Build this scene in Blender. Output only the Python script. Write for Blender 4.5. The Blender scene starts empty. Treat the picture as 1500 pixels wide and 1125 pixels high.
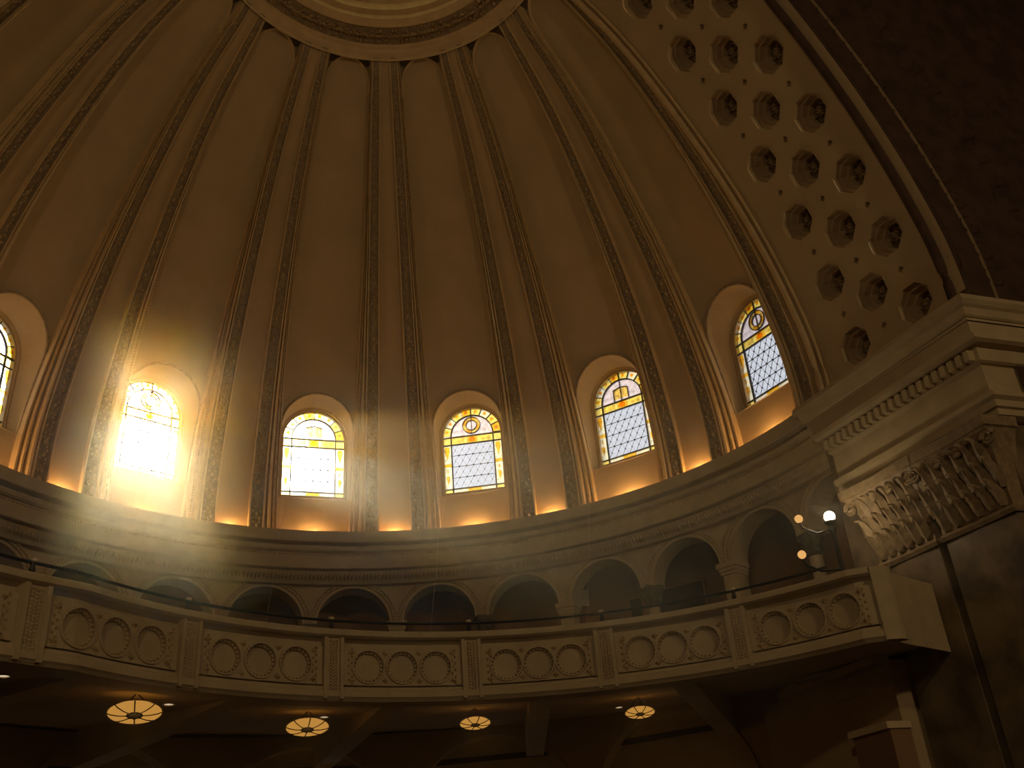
import bpy, math, random
import numpy as np
from mathutils import Vector, Matrix

random.seed(7)
SC, ZO = 10.0, 0.16          # one unit of plan = apse radius = 10 m; eye level 1.6 m above the floor
PI = math.pi
BAY = PI / 7                 # seven window bays in the half dome
H = 0.958                    # springing of the dome above eye level

scene = bpy.context.scene
COL = scene.collection

# ------------------------------------------------------------------ camera
cam = bpy.data.cameras.new('camera')
cam.sensor_width = 36.0
cam.lens = 36.0 * 1414.16 / 1500.0
cam.clip_end = 500
cam_ob = bpy.data.objects.new('camera', cam)
COL.objects.link(cam_ob)
cR = Vector((0.948852, -0.306896, -0.074131)); cU = Vector((-0.085178, -0.474926, 0.875894)); cF = Vector((0.304015, 0.824779, 0.476775))
cam_pos = Vector((-0.32535 * SC, -1.55758 * SC, ZO * SC))
m = Matrix((cR, cU, -cF)).transposed().to_4x4()
m.translation = cam_pos
cam_ob.matrix_world = m
scene.camera = cam_ob

# ------------------------------------------------------------------ exposure, sky, sun
scene.view_settings.view_transform = 'Standard'
scene.view_settings.look = 'None'
scene.view_settings.gamma = 1.0
scene.view_settings.use_curve_mapping = False
scene.view_settings.exposure = 0.0

SUN_DIR = (cF + cR * ((214 - 750) / 1414.16) + cU * ((562.5 - 612) / 1414.16)).normalized()
world = bpy.data.worlds.new('sky'); scene.world = world
world.use_nodes = True
wn = world.node_tree; wn.nodes.clear()
w_out = wn.nodes.new('ShaderNodeOutputWorld'); w_bg = wn.nodes.new('ShaderNodeBackground')
w_geo = wn.nodes.new('ShaderNodeTexCoord'); w_dot = wn.nodes.new('ShaderNodeVectorMath'); w_dot.operation = 'DOT_PRODUCT'
w_dot.inputs[1].default_value = SUN_DIR
w_map = wn.nodes.new('ShaderNodeMapRange'); w_map.inputs['From Min'].default_value = 0.93; w_map.inputs['From Max'].default_value = 1.0
w_map.inputs['To Min'].default_value = 0.0; w_map.inputs['To Max'].default_value = 1.0
w_pow = wn.nodes.new('ShaderNodeMath'); w_pow.operation = 'POWER'; w_pow.inputs[1].default_value = 3.0
w_mul = wn.nodes.new('ShaderNodeMath'); w_mul.operation = 'MULTIPLY_ADD'; w_mul.inputs[1].default_value = 3.5; w_mul.inputs[2].default_value = 0.80
wn.links.new(w_geo.outputs['Generated'], w_dot.inputs[0])
wn.links.new(w_dot.outputs['Value'], w_map.inputs['Value'])
wn.links.new(w_map.outputs['Result'], w_pow.inputs[0])
wn.links.new(w_pow.outputs[0], w_mul.inputs[0])
w_map2 = wn.nodes.new('ShaderNodeMapRange'); w_map2.inputs['From Min'].default_value = 0.985; w_map2.inputs['From Max'].default_value = 1.0
w_mul2 = wn.nodes.new('ShaderNodeMath'); w_mul2.operation = 'MULTIPLY_ADD'; w_mul2.inputs[1].default_value = 60.0
wn.links.new(w_dot.outputs['Value'], w_map2.inputs['Value']); wn.links.new(w_map2.outputs['Result'], w_mul2.inputs[0])
wn.links.new(w_mul.outputs[0], w_mul2.inputs[2])
wn.links.new(w_mul2.outputs[0], w_bg.inputs['Strength'])
w_bg.inputs['Color'].default_value = (0.93, 0.95, 1.0, 1)      # hazy white sky, brighter around the sun
wn.links.new(w_bg.outputs[0], w_out.inputs['Surface'])

sun = bpy.data.lights.new('sun', 'SUN'); sun.energy = 9.0; sun.angle = math.radians(1.5); sun.color = (1.0, 0.86, 0.55)
sun_ob = bpy.data.objects.new('sun', sun); COL.objects.link(sun_ob)
sun_ob.rotation_euler = SUN_DIR.to_track_quat('Z', 'Y').to_euler()
sun_ob.location = SUN_DIR * 60

# ------------------------------------------------------------------ materials
def mat(name, col, rough=0.75, var=0.12, scale=3.0, bump=0.0, bscale=40.0, metal=0.0, col2=None):
    mt = bpy.data.materials.new(name); mt.use_nodes = True
    nt = mt.node_tree; b = nt.nodes['Principled BSDF']
    b.inputs['Roughness'].default_value = rough; b.inputs['Metallic'].default_value = metal
    tc = nt.nodes.new('ShaderNodeTexCoord')
    nz = nt.nodes.new('ShaderNodeTexNoise'); nz.inputs['Scale'].default_value = scale; nz.inputs['Detail'].default_value = 5
    nt.links.new(tc.outputs['Object'], nz.inputs['Vector'])
    rp_ = nt.nodes.new('ShaderNodeValToRGB')
    c2 = col2 or [c * (1 - var) for c in col]; c1 = [min(1, c * (1 + var * 0.6)) for c in col]
    rp_.color_ramp.elements[0].position = 0.35; rp_.color_ramp.elements[0].color = (*c2, 1)
    rp_.color_ramp.elements[1].position = 0.65; rp_.color_ramp.elements[1].color = (*c1, 1)
    nt.links.new(nz.outputs['Fac'], rp_.inputs['Fac']); nt.links.new(rp_.outputs['Color'], b.inputs['Base Color'])
    if bump:
        n2 = nt.nodes.new('ShaderNodeTexNoise'); n2.inputs['Scale'].default_value = bscale; n2.inputs['Detail'].default_value = 4
        nt.links.new(tc.outputs['Object'], n2.inputs['Vector'])
        bp = nt.nodes.new('ShaderNodeBump'); bp.inputs['Strength'].default_value = bump; bp.inputs['Distance'].default_value = 0.02
        nt.links.new(n2.outputs['Fac'], bp.inputs['Height']); nt.links.new(bp.outputs['Normal'], b.inputs['Normal'])
    return mt
def glass(name, col, milk=0.12, dim=0.6):
    mt = bpy.data.materials.new(name); mt.use_nodes = True
    nt = mt.node_tree; nt.nodes.clear()
    o = nt.nodes.new('ShaderNodeOutputMaterial'); mx = nt.nodes.new('ShaderNodeMixShader'); mx.inputs[0].default_value = milk
    tr = nt.nodes.new('ShaderNodeBsdfTransparent'); tl = nt.nodes.new('ShaderNodeBsdfTranslucent')
    tc = nt.nodes.new('ShaderNodeTexCoord'); nz = nt.nodes.new('ShaderNodeTexNoise'); nz.inputs['Scale'].default_value = 9
    mixc = nt.nodes.new('ShaderNodeMixRGB'); mixc.inputs[1].default_value = (*[c ** 0.5 for c in col], 1)
    mixc.inputs[2].default_value = (*[(c * dim) ** 0.5 for c in col], 1)
    rp_ = nt.nodes.new('ShaderNodeValToRGB'); rp_.color_ramp.elements[0].position = 0.42; rp_.color_ramp.elements[1].position = 0.75
    nt.links.new(tc.outputs['Object'], nz.inputs['Vector']); nt.links.new(nz.outputs['Fac'], rp_.inputs['Fac'])
    nt.links.new(rp_.outputs['Color'], mixc.inputs[0])
    nt.links.new(mixc.outputs[0], tr.inputs[0]); nt.links.new(mixc.outputs[0], tl.inputs[0])
    nt.links.new(tr.outputs[0], mx.inputs[1]); nt.links.new(tl.outputs[0], mx.inputs[2]); nt.links.new(mx.outputs[0], o.inputs[0])
    return mt
def glow(name, col, strength):
    mt = bpy.data.materials.new(name); mt.use_nodes = True
    nt = mt.node_tree; nt.nodes.clear()
    o = nt.nodes.new('ShaderNodeOutputMaterial'); e = nt.nodes.new('ShaderNodeEmission')
    e.inputs[0].default_value = (*col, 1); e.inputs[1].default_value = strength
    nt.links.new(e.outputs[0], o.inputs[0]); return mt

M = {
    'plaster': mat('tan_plaster', (0.50, 0.37, 0.20), 0.85, 0.07, 1.2, 0.15, 14),
    'pier': mat('ochre_plaster', (0.50, 0.36, 0.19), 0.85, 0.07, 1.2, 0.15, 14),
    'trim': mat('gilded_cream_plaster', (0.62, 0.45, 0.22), 0.55, 0.10, 4, 0.1, 30),
    'band': mat('bronze_brown_paint', (0.30, 0.215, 0.11), 0.6, 0.25, 8, 0.2, 30),
    'orn': mat('worn_gilt_relief', (0.46, 0.33, 0.16), 0.5, 0.35, 12),
    'buff': mat('pale_buff_board', (0.70, 0.54, 0.31), 0.8, 0.05, 1.5),
    'stone': mat('buff_stone', (0.50, 0.39, 0.22), 0.8, 0.10, 2.5, 0.2, 25),
    'dark': mat('dark_bronze_green', (0.13, 0.11, 0.06), 0.6, 0.3, 6, 0.1, 30),
    'rosette': mat('dull_gilt', (0.36, 0.26, 0.13), 0.6, 0.25, 10),
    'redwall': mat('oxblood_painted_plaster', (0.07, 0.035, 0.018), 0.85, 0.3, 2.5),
    'back': mat('russet_plaster', (0.30, 0.17, 0.08), 0.9, 0.12, 1.5),
    'wood': mat('dark_walnut', (0.05, 0.03, 0.018), 0.5, 0.3, 5),
    'iron': mat('black_iron', (0.02, 0.018, 0.015), 0.45, 0.2, 9, metal=0.6),
    'brass': mat('pale_brass', (0.75, 0.62, 0.40), 0.3, 0.1, 9, metal=0.8),
    'lead': mat('lead_came', (0.06, 0.05, 0.035), 0.6, 0.2, 9),
    'floor': mat('brown_carpet', (0.10, 0.06, 0.035), 0.95, 0.2, 3),
    'marble': mat('veined_brown_marble', (0.20, 0.145, 0.08), 0.45, 0.45, 1.6, col2=(0.10, 0.07, 0.04)),
    'g_clear': glass('clear_quarry_glass', (0.86, 0.88, 0.92), 0.03, 0.93),
    'g_gold': glass('gold_glass', (1.0, 0.52, 0.03)),
    'g_yellow': glass('yellow_glass', (1.0, 0.74, 0.16)),
    'g_pale': glass('pale_straw_glass', (1.0, 0.88, 0.58)),
    'g_amber': glass('amber_glass', (0.95, 0.36, 0.02)),
    'g_rose': glass('opal_rose_glass', (0.85, 0.70, 0.66)),
    'g_sky': glass('greenish_skylight_glass', (0.20, 0.19, 0.08), 0.3),
    'lamp': glow('amber_lamp_glass', (1.0, 0.47, 0.09), 0.5),
    'hot': glow('bulb', (1.0, 0.80, 0.52), 60.0),
    'globe': glow('amber_globe', (1.0, 0.52, 0.16), 0.8),
    'down': glow('downlight_lens', (1.0, 0.80, 0.55), 0.7),
    'cove': glow('cove_bulb', (1.0, 0.6, 0.25), 3.0),
}

# ------------------------------------------------------------------ object helpers
def W(x, y, z): return (x * SC, y * SC, (z + ZO) * SC)
def pol(r, b, z): a = b * BAY; return (r * math.sin(a), r * math.cos(a), z)
def ang(r, deg, z): a = math.radians(deg); return (r * math.sin(a), r * math.cos(a), z)
BX, BY, BR = 0.094, -0.511, 0.732            # plan circle of the balcony front
def bal(r, deg, z):                          # the plan straightens towards both jambs
    a = math.radians(deg); r = r + 0.0046 * max(0.0, -50 - deg) + 0.010 * max(0.0, deg - 66)
    return (BX + r * math.sin(a), BY + r * math.cos(a), z)

class MB:
    def __init__(s): s.v = []; s.f = []; s.mi = []
    def add(s, pts, faces, mi=0):
        o = len(s.v); s.v += [tuple(p) for p in pts]
        for f in faces: s.f.append([i + o for i in f]); s.mi.append(mi)
    def grid(s, rows, closed=False, mi=0):          # rows: list of equally long point lists
        n = len(rows[0]); o = len(s.v)
        for r in rows: s.v += [tuple(p) for p in r]
        for i in range(len(rows) - 1):
            for j in range(n if closed else n - 1):
                k = (j + 1) % n
                s.f.append([o + i * n + j, o + i * n + k, o + (i + 1) * n + k, o + (i + 1) * n + j]); s.mi.append(mi)
    def box(s, x0, x1, y0, y1, z0, z1, mi=0):
        s.add([(x, y, z) for x in (x0, x1) for y in (y0, y1) for z in (z0, z1)],
              [(0, 1, 3, 2), (4, 6, 7, 5), (0, 4, 5, 1), (2, 3, 7, 6), (0, 2, 6, 4), (1, 5, 7, 3)], mi)
    def hexa(s, p):                                # 8 points: bottom 4, top 4
        s.add(p, [(0, 3, 2, 1), (4, 5, 6, 7), (0, 1, 5, 4), (1, 2, 6, 5), (2, 3, 7, 6), (3, 0, 4, 7)])
    def lathe(s, c, prof, n=12, ax=None):          # prof: (radius, height) pairs about a vertical axis
        s.grid([[(c[0] + r * math.cos(2 * PI * j / n), c[1] + r * math.sin(2 * PI * j / n), c[2] + h) for j in range(n)] for r, h in prof], True)
    def tube(s, path, rad, n=6, cap=True):
        P = [Vector(p) for p in path]; rows = []
        for i, p in enumerate(P):
            d = (P[min(i + 1, len(P) - 1)] - P[max(i - 1, 0)]).normalized()
            a = d.cross(Vector((0, 0, 1)))
            if a.length < 0.05: a = d.cross(Vector((0, 1, 0)))
            a.normalize(); b = d.cross(a)
            rr = rad[i] if isinstance(rad, (list, tuple)) else rad
            rows.append([tuple(p + a * rr * math.cos(2 * PI * k / n) + b * rr * math.sin(2 * PI * k / n)) for k in range(n)])
        o = len(s.v); s.grid(rows, True)
        if cap:
            s.f.append([o + k for k in range(n)]); s.mi.append(0)
            s.f.append([o + (len(P) - 1) * n + k for k in range(n)][::-1]); s.mi.append(0)
    def octa(s, c, u, v, w):                       # small carved bud: half octahedron with a proud tip w
        c = Vector(c); s.add([c + u, c + v, c - u, c - v, c + w], [(0, 1, 4), (1, 2, 4), (2, 3, 4), (3, 0, 4)])
    def mesh(s, name, mats, smooth=False, world=True):
        me = bpy.data.meshes.new(name)
        me.from_pydata([W(*p) for p in s.v] if world else [(p[0] * SC, p[1] * SC, p[2] * SC) for p in s.v], [], s.f)
        for mm in (mats if isinstance(mats, list) else [mats]): me.materials.append(M[mm])
        if isinstance(mats, list): me.polygons.foreach_set('material_index', s.mi)
        if smooth: me.polygons.foreach_set('use_smooth', [True] * len(me.polygons))
        me.update(); return me
    def build(s, name, mats, parent=None, smooth=False, stuff=False, world=True):
        return link(name, s.mesh(name, mats, smooth, world), parent, stuff)
def link(name, data, parent=None, stuff=False):
    o = bpy.data.objects.new(name, data); COL.objects.link(o)
    if parent is not None: o.parent = parent
    if stuff: o['kind'] = 'stuff'
    return o
def tag(o, label, cat=None, group=None, kind=None):
    o['label'] = label
    if cat: o['category'] = cat
    if group: o['group'] = group
    if kind: o['kind'] = kind
    return o
def empty(name, loc=(0, 0, 0), rz=0.0, parent=None):
    o = bpy.data.objects.new(name, None); COL.objects.link(o)
    o.empty_display_size = 0.2
    o.location = W(*loc) if loc != (0, 0, 0) else (0, 0, 0)
    o.rotation_euler = (0, 0, rz)
    if parent is not None: o.parent = parent
    return o
def under(o, parent):                              # parent a world-space mesh to a placed empty without moving it
    o.parent = parent; o.matrix_parent_inverse = Matrix.Translation(parent.location).inverted() if parent.rotation_euler.z == 0 else \
        (Matrix.Translation(parent.location) @ Matrix.Rotation(parent.rotation_euler.z, 4, 'Z')).inverted()
    return o
def lin(a, b, n): return [a + (b - a) * i / (n - 1) for i in range(n)]
def lerp(x, xs, ys): return float(np.interp(x, xs, ys))

# dome profile: radius as a function of height above the springing (smooth Hermite through measured points)
_z = [-0.10, 0.0, 0.18, 0.462, 0.745, 1.025, 1.245, 1.32]; _r = [1.0, 1.0, 0.985, 0.909, 0.789, 0.632, 0.448, 0.375]
_m = [0.0] + [(_r[i + 1] - _r[i - 1]) / (_z[i + 1] - _z[i - 1]) for i in range(1, 7)] + [-0.97]
_m[1] = 0.0
def rp(z):
    z = max(_z[0], min(_z[-1], z))
    i = max(k for k in range(7) if _z[k] <= z + 1e-9) if z < _z[-1] else 6
    h = _z[i + 1] - _z[i]; t = (z - _z[i]) / h
    return ((2*t**3 - 3*t*t + 1) * _r[i] + (t**3 - 2*t*t + t) * h * _m[i] + (-2*t**3 + 3*t*t) * _r[i + 1] + (t**3 - t*t) * h * _m[i + 1])
def drp(z): return (rp(z + 0.004) - rp(z - 0.004)) / 0.008
ZT = 1.262                                          # top of the ribs, where the ring starts
def w1(z): return lerp(z, (0, 0.78, 1.25), (0.098, 0.086, 0.068))
def w2(z): return lerp(z, (0, 0.78, 1.25), (0.195, 0.178, 0.180))
def wm(z): return lerp(z, (0, 0.30, 0.78, 1.25), (0.285, 0.262, 0.222, 0.212))

# ================================================================== SETTING: the half dome
dome = empty('ceiling'); tag(dome, 'ribbed tan plaster half dome above the arched windows', kind='structure')
ZS = [-0.045] + lin(0.0, ZT - .012, 44)
def strip(mb, secf, b0, sgn):                      # sweep a cross-section (bay fraction, relief) up the dome
    mb.grid([[pol(rp(z) - (o * min(1.0, max(.12, (ZT - z) / .05)) if o > 0 else o), b0 + sgn * b, z + H) for b, o in secf(z)] for z in ZS])

def relief(mb, b0, sgn, lo, hi, z0, z1, step, base, size):
    z = z0; k = 0
    while z < z1:
        r = rp(z) - base; sl = math.hypot(1, drp(z))
        a, c = lo(z), hi(z); mid = (a + c) / 2; wd = (c - a) * BAY * r
        cols = [mid] if k % 3 == 0 else [mid - (c - a) * 0.27, mid + (c - a) * 0.27]
        for bb in cols:
            bb += random.uniform(-0.006, 0.006)
            s = size * random.uniform(0.75, 1.25) * (1.5 if len(cols) == 1 else 1.0) * (0.55 + 0.45 * r)
            an = (b0 + sgn * bb) * BAY
            tang = Vector((math.cos(an), -math.sin(an), 0)); rad = Vector((math.sin(an), math.cos(an), 0))
            up = (Vector((0, 0, 1)) + rad * drp(z)).normalized(); nrm = -(rad - Vector((0, 0, 1)) * drp(z)).normalized()
            th = random.uniform(-0.6, 0.6) if len(cols) == 2 else 0
            u = (tang * math.cos(th) + up * math.sin(th)) * s * 0.75; v = (up * math.cos(th) - tang * math.sin(th)) * s * 1.15
            mb.octa(pol(r, b0 + sgn * bb, z + H), u, v, nrm * s * 0.9)
        z += step / sl; k += 1

for j in range(8):
    b0 = j - 3.5
    signs = [s for s in (-1, 1) if -3.5 <= b0 + s * 0.1 <= 3.5]
    # plain inner panel of the pier
    mb = MB()
    lo = -1 if -1 in signs else 0; hi = 1 if 1 in signs else 0
    strip(mb, lambda z: [(lo * w1(z), 0.0), ((lo + hi) / 2 * w1(z), 0.0), (hi * w1(z), 0.0)], b0, 1)
    pp = mb.build('pier_panel', 'pier', dome, True)
    mb = MB(); strip(mb, lambda z: [(lo * .235, -.036), (lo * .16, -.030), (0, -.024), (hi * .16, -.030), (hi * .235, -.036)], b0, 1); mb.build('pier_light_seal', 'plaster', dome)  # unseen backing added to stop sky light leaking past the ribs
    for s in signs:
        mb = MB()
        def band(z):
            a, c = w1(z), w2(z); d = c - a
            return [(a, -0.006), (a, 0.013), (a + d * .10, 0.013), (a + d * .13, 0.006), (a + d * .87, 0.006), (a + d * .90, 0.013), (c, 0.013), (c, -0.010)]
        strip(mb, band, b0, s)
        mb.mi = [0 if (i % 7) in (0, 1, 5, 6) else 1 for i in range(len(mb.f))]
        rib = mb.build('rib', ['trim', 'band'], dome)
        mb = MB()
        relief(mb, b0, s, lambda z: w1(z) + .016, lambda z: w2(z) - .016, 0.0, ZT - .045, 0.0105, 0.006, 0.0050)
        mb.build('carved_scroll', 'orn', rib, stuff=True)
        mb = MB()
        def mould(z):
            a, c = w2(z), wm(z); d = c - a; k = 0.4 + 0.6 * min(1, d / 0.06)
            return [(a, -.004), (a + d*.15, -.004), (a + d*.18, .015 * k), (a + d*.38, .017 * k), (a + d*.42, -.006), (a + d*.52, -.006), (a + d*.56, .006 * k),
                    (a + d*.70, .007 * k), (a + d*.73, -.010), (a + d*.82, -.010), (a + d*.85, 0.0), (c - d*.02, 0.0), (c, -.034)]
        strip(mb, mould, b0, s)
        mb.mi = [1 if (i % 12) in (0, 1, 4, 8, 11) else 0 for i in range(len(mb.f))]
        mo = mb.build('edge_moulding', ['trim', 'trim'], dome)
        mb = MB(); z = 0.0
        while z < 1.2:
            bb = w2(z) + (wm(z) - w2(z)) * .63; r = rp(z) - .006; an = (b0 + s * bb) * BAY
            tang = Vector((math.cos(an), -math.sin(an), 0)); rad = Vector((math.sin(an), math.cos(an), 0))
            mb.octa(pol(r, b0 + s * bb, z + H), tang * .0026, (Vector((0, 0, 1)) + rad * drp(z)) * .0028, -rad * .005)
            z += 0.0075
        mb.build('bead_row', 'orn', mo, stuff=True)

# window bays: recessed panel with a round head and the arched niche cut in it
REC = 0.020
NW, NSP, NTOP, NBOT = 0.1045, 0.296, 0.4005, 0.098      # niche outline
GW, GSP, GTOP, GBOT, GR = 0.0895, 0.302, 0.3915, 0.118, 1.05
def nhalf(z):
    if z < NBOT or z >= NTOP: return 0.0
    if z <= NSP: return NW
    return math.sqrt(max(0, NW * NW - (z - NSP) ** 2))
ZH = 1.198
def phalf(z):                                           # panel half width in bays
    e = 0.5 - wm(min(z, ZH)) + 0.004
    return e if z <= ZH else e * math.sqrt(max(0.0, 1 - ((z - ZH) / (ZT - 0.008 - ZH)) ** 2))
archz = [NSP + NW * math.sin(PI / 2 * i / 10) for i in range(11)]
zrow = [-0.045, 0.0, 0.05, NBOT - 1e-5, NBOT] + lin(NBOT, NSP, 6)[1:-1] + archz[:-1] + [NTOP - 1e-6, NTOP] + lin(0.43, ZH, 24)[0:] + \
       [ZH + (ZT - 0.008 - ZH) * math.sin(PI / 2 * i / 10) for i in range(1, 11)]
for k in range(-3, 4):
    mb = MB()
    for s in (-1, 1):
        rows = []
        for z in zrow:
            r = rp(z) + REC; h = nhalf(z) / (r * BAY); e = max(phalf(z), h)
            rows.append([pol(r, k + s * (h + (e - h) * t), z + H) for t in (0, .25, .5, .75, 1)])
        mb.grid(rows)
    panel = mb.build('bay_panel', 'plaster', dome)
    # rim of the round head, stepping back to the dark spandrels
    mb = MB()
    hz = [ZH - .02] + [ZH + (ZT - 0.008 - ZH) * math.sin(PI / 2 * i / 12) for i in range(13)]
    pts = [(-phalf(z), z) for z in hz] + [(phalf(z), z) for z in hz[::-1][1:]]
    mb.grid([[pol(rp(z) + o, k + b * f, z + H) for b, z in pts] for o, f in ((REC, .93), (REC - .008, .95), (REC - .008, 1.0), (.05, 1.0))])
    mb.build('panel_head_moulding', 'trim', panel)
    mb = MB()
    mb.grid([[pol(rp(z) + .045, k + b, z + H) for b in lin(-.31, .31, 9)] for z in lin(1.08, 1.30, 8)])
    mb.build('spandrel_recess', 'plaster', panel)
    # niche reveal from the dome surface back to the glass
    wx = Vector((math.cos(k * BAY), -math.sin(k * BAY), 0)); wy = Vector((math.sin(k * BAY), math.cos(k * BAY), 0))
    outl = [(-NW, z, -GW, GBOT + (z - NBOT) / (NSP - NBOT) * (GSP - GBOT)) for z in lin(NBOT, NSP, 5)] + \
           [(-NW * math.cos(a), NSP + NW * math.sin(a), -GW * math.cos(a), GSP + GW * math.sin(a)) for a in lin(0, PI, 25)[1:-1]] + \
           [(NW, z, GW, GBOT + (z - NBOT) / (NSP - NBOT) * (GSP - GBOT)) for z in lin(NSP, NBOT, 5)]
    mb = MB(); rows = [[], [], [], [], []]
    edge = []
    for x, z, gx, gz in outl:
        r = rp(z) + REC; a = x / r
        p = Vector((0, 0, z + H)) + wx * (r * math.sin(a)) + wy * (r * math.cos(a))
        g = Vector((0, 0, gz + H)) + wx * gx + wy * GR
        gi = Vector((0, 0, (gz - GSP) * 1.07 + GSP + H)) + wx * (gx * 1.07) + wy * GR
        edge.append(p)
        for i, q in enumerate((p, p.lerp(gi, .5), p.lerp(gi, .85), p.lerp(gi, .86) * .5 + (g - wy * .008) * .5, g + wy * .012)): rows[i].append(tuple(q))
    for rw in rows: rw.append(rw[0])
    mb.grid(rows)
    mb.build('niche_reveal', 'plaster', panel, False)
    mb = MB(); mb.tube([tuple(p - wy * .001) for p in edge], 0.0036, 6)
    mb.tube([tuple(Vector((0, 0, NSP + H)) + (p - Vector((0, 0, NSP + H))) * 1.0 + (wx * (0.0075 * (p.dot(wx)) / NW)) + Vector((0, 0, .0075 * max(0, p.z - NSP - H) / NW)) + wy*.002) for p in edge], 0.0026, 6)
    arc = mb.build('niche_moulding', 'band', panel, True)
    mb = MB()
    for a, b in zip(edge[:-1], edge[1:]):
        n = max(1, int((b - a).length / .0065))
        for i in range(n):
            c = a.lerp(b, i / n); d = (b - a).normalized(); mb.octa(c - wy * .003, d * .0026, d.cross(wy) * .0030, -wy * .004)
    mb.build('bead_row', 'orn', arc, stuff=True)

# ring around the eye of the dome and the skylight
ring = MB()
RP = [(0.466, 1.262), (0.466, 1.276), (0.456, 1.286), (0.452, 1.292), (0.444, 1.296), (0.440, 1.301), (0.398, 1.322), (0.392, 1.318), (0.372, 1.330), (0.378, 1.352), (0.362, 1.356), (0.366, 1.385), (0.34, 1.395)]
AZ = lin(-3.56, 3.56, 73)
RP = [(r - .022, z - .024) for r, z in RP]
ring.grid([[pol(r, b, z + H) for b in AZ] for r, z in RP])
ring.mi = [1 if (i // 72) == 5 else 0 for i in range(len(ring.f))]
rg = ring.build('crown_ring', ['trim', 'band'], dome)
mb = MB()
for i in range(520):
    b = -3.5 + 7 * i / 519; t = random.uniform(.15, .85) if i % 2 else .5
    r, z = .418 - .042 * t - .001, 1.277 + .021 * t; a = b * BAY; rad = Vector((math.sin(a), math.cos(a), 0)); tg = Vector((math.cos(a), -math.sin(a), 0))
    mb.octa(pol(r - .001, b, z + H - .002), tg * .0042, rad * .0065 - Vector((0, 0, .003)), Vector((0, 0, -.009)) - rad * .004)
mb.build('carved_foliage', 'orn', rg, stuff=True)
mb = MB(); mb.grid([[pol(r, b, z + H) for b in AZ] for r, z in [(rp(1.06) + .062, 1.06), (rp(1.15) + .062, 1.15), (rp(1.24) + .062, 1.24), (.50, 1.32), (.34, 1.376)]]); mb.build('crown_light_seal', 'plaster', dome)  # unseen shell added to keep daylight from leaking in round the ring
sky_e = empty('window_8', (0, 0, H + 1.395)); tag(sky_e, 'leaded pale green skylight in the crown of the dome', kind='structure')
for i in range(12):                                       # wedge panes between radial bars
    a0, a1 = -3.5 + 7 * i / 12 + .02, -3.5 + 7 * (i + 1) / 12 - .02
    for r0, r1 in ((.02, .17), (.175, .36)):
        mb = MB(); q = [pol(r0, a0, H + 1.395), pol(r0, a1, H + 1.395), pol(r1, a1, H + 1.395), pol(r1, (a0 + a1) / 2, H + 1.395), pol(r1, a0, H + 1.395)]
        mb.add(q + [(x, y, z + .002) for x, y, z in q], [(0, 1, 2, 3, 4), (9, 8, 7, 6, 5)]); under(mb.build('pane', 'g_sky'), sky_e)
mb = MB()
for i in range(13): mb.tube([pol(.01, -3.5 + 7 * i / 12, H + 1.394), pol(.37, -3.5 + 7 * i / 12, H + 1.394)], .003, 5)
mb.tube([pol(.172, b, H + 1.394) for b in lin(-3.5, 3.5, 40)], .003, 5)
under(mb.build('glazing_bar', 'lead'), sky_e)

# ================================================================== stained-glass windows
def poly_pane(poly, name='pane'):
    mb = MB(); n = len(poly)
    mb.v = [(x, -0.0008, z) for x, z in poly] + [(x, 0.0008, z) for x, z in poly]
    mb.f = [list(range(n)), list(range(2 * n - 1, n - 1, -1))] + [[i, n + i, n + (i + 1) % n, (i + 1) % n] for i in range(n)]
    mb.mi = [0] * len(mb.f); return mb
IW = 0.0637
Z1, Z2, ZB = GSP - .003, GSP - .028, GBOT + .014
def rect(x0, x1, z0, z1): return [(x0, z0), (x1, z0), (x1, z1), (x0, z1)]
def arcp(r0, r1, a0, a1, n=5):
    return [(r0 * math.cos(a), GSP + r0 * math.sin(a)) for a in lin(a0, a1, n)] + [(r1 * math.cos(a), GSP + r1 * math.sin(a)) for a in lin(a1, a0, n)]
def ell(cx, cz, rx, rz, n=10): return [(cx + rx * math.cos(2 * PI * i / n), cz + rz * math.sin(2 * PI * i / n)) for i in range(n)]
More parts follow.
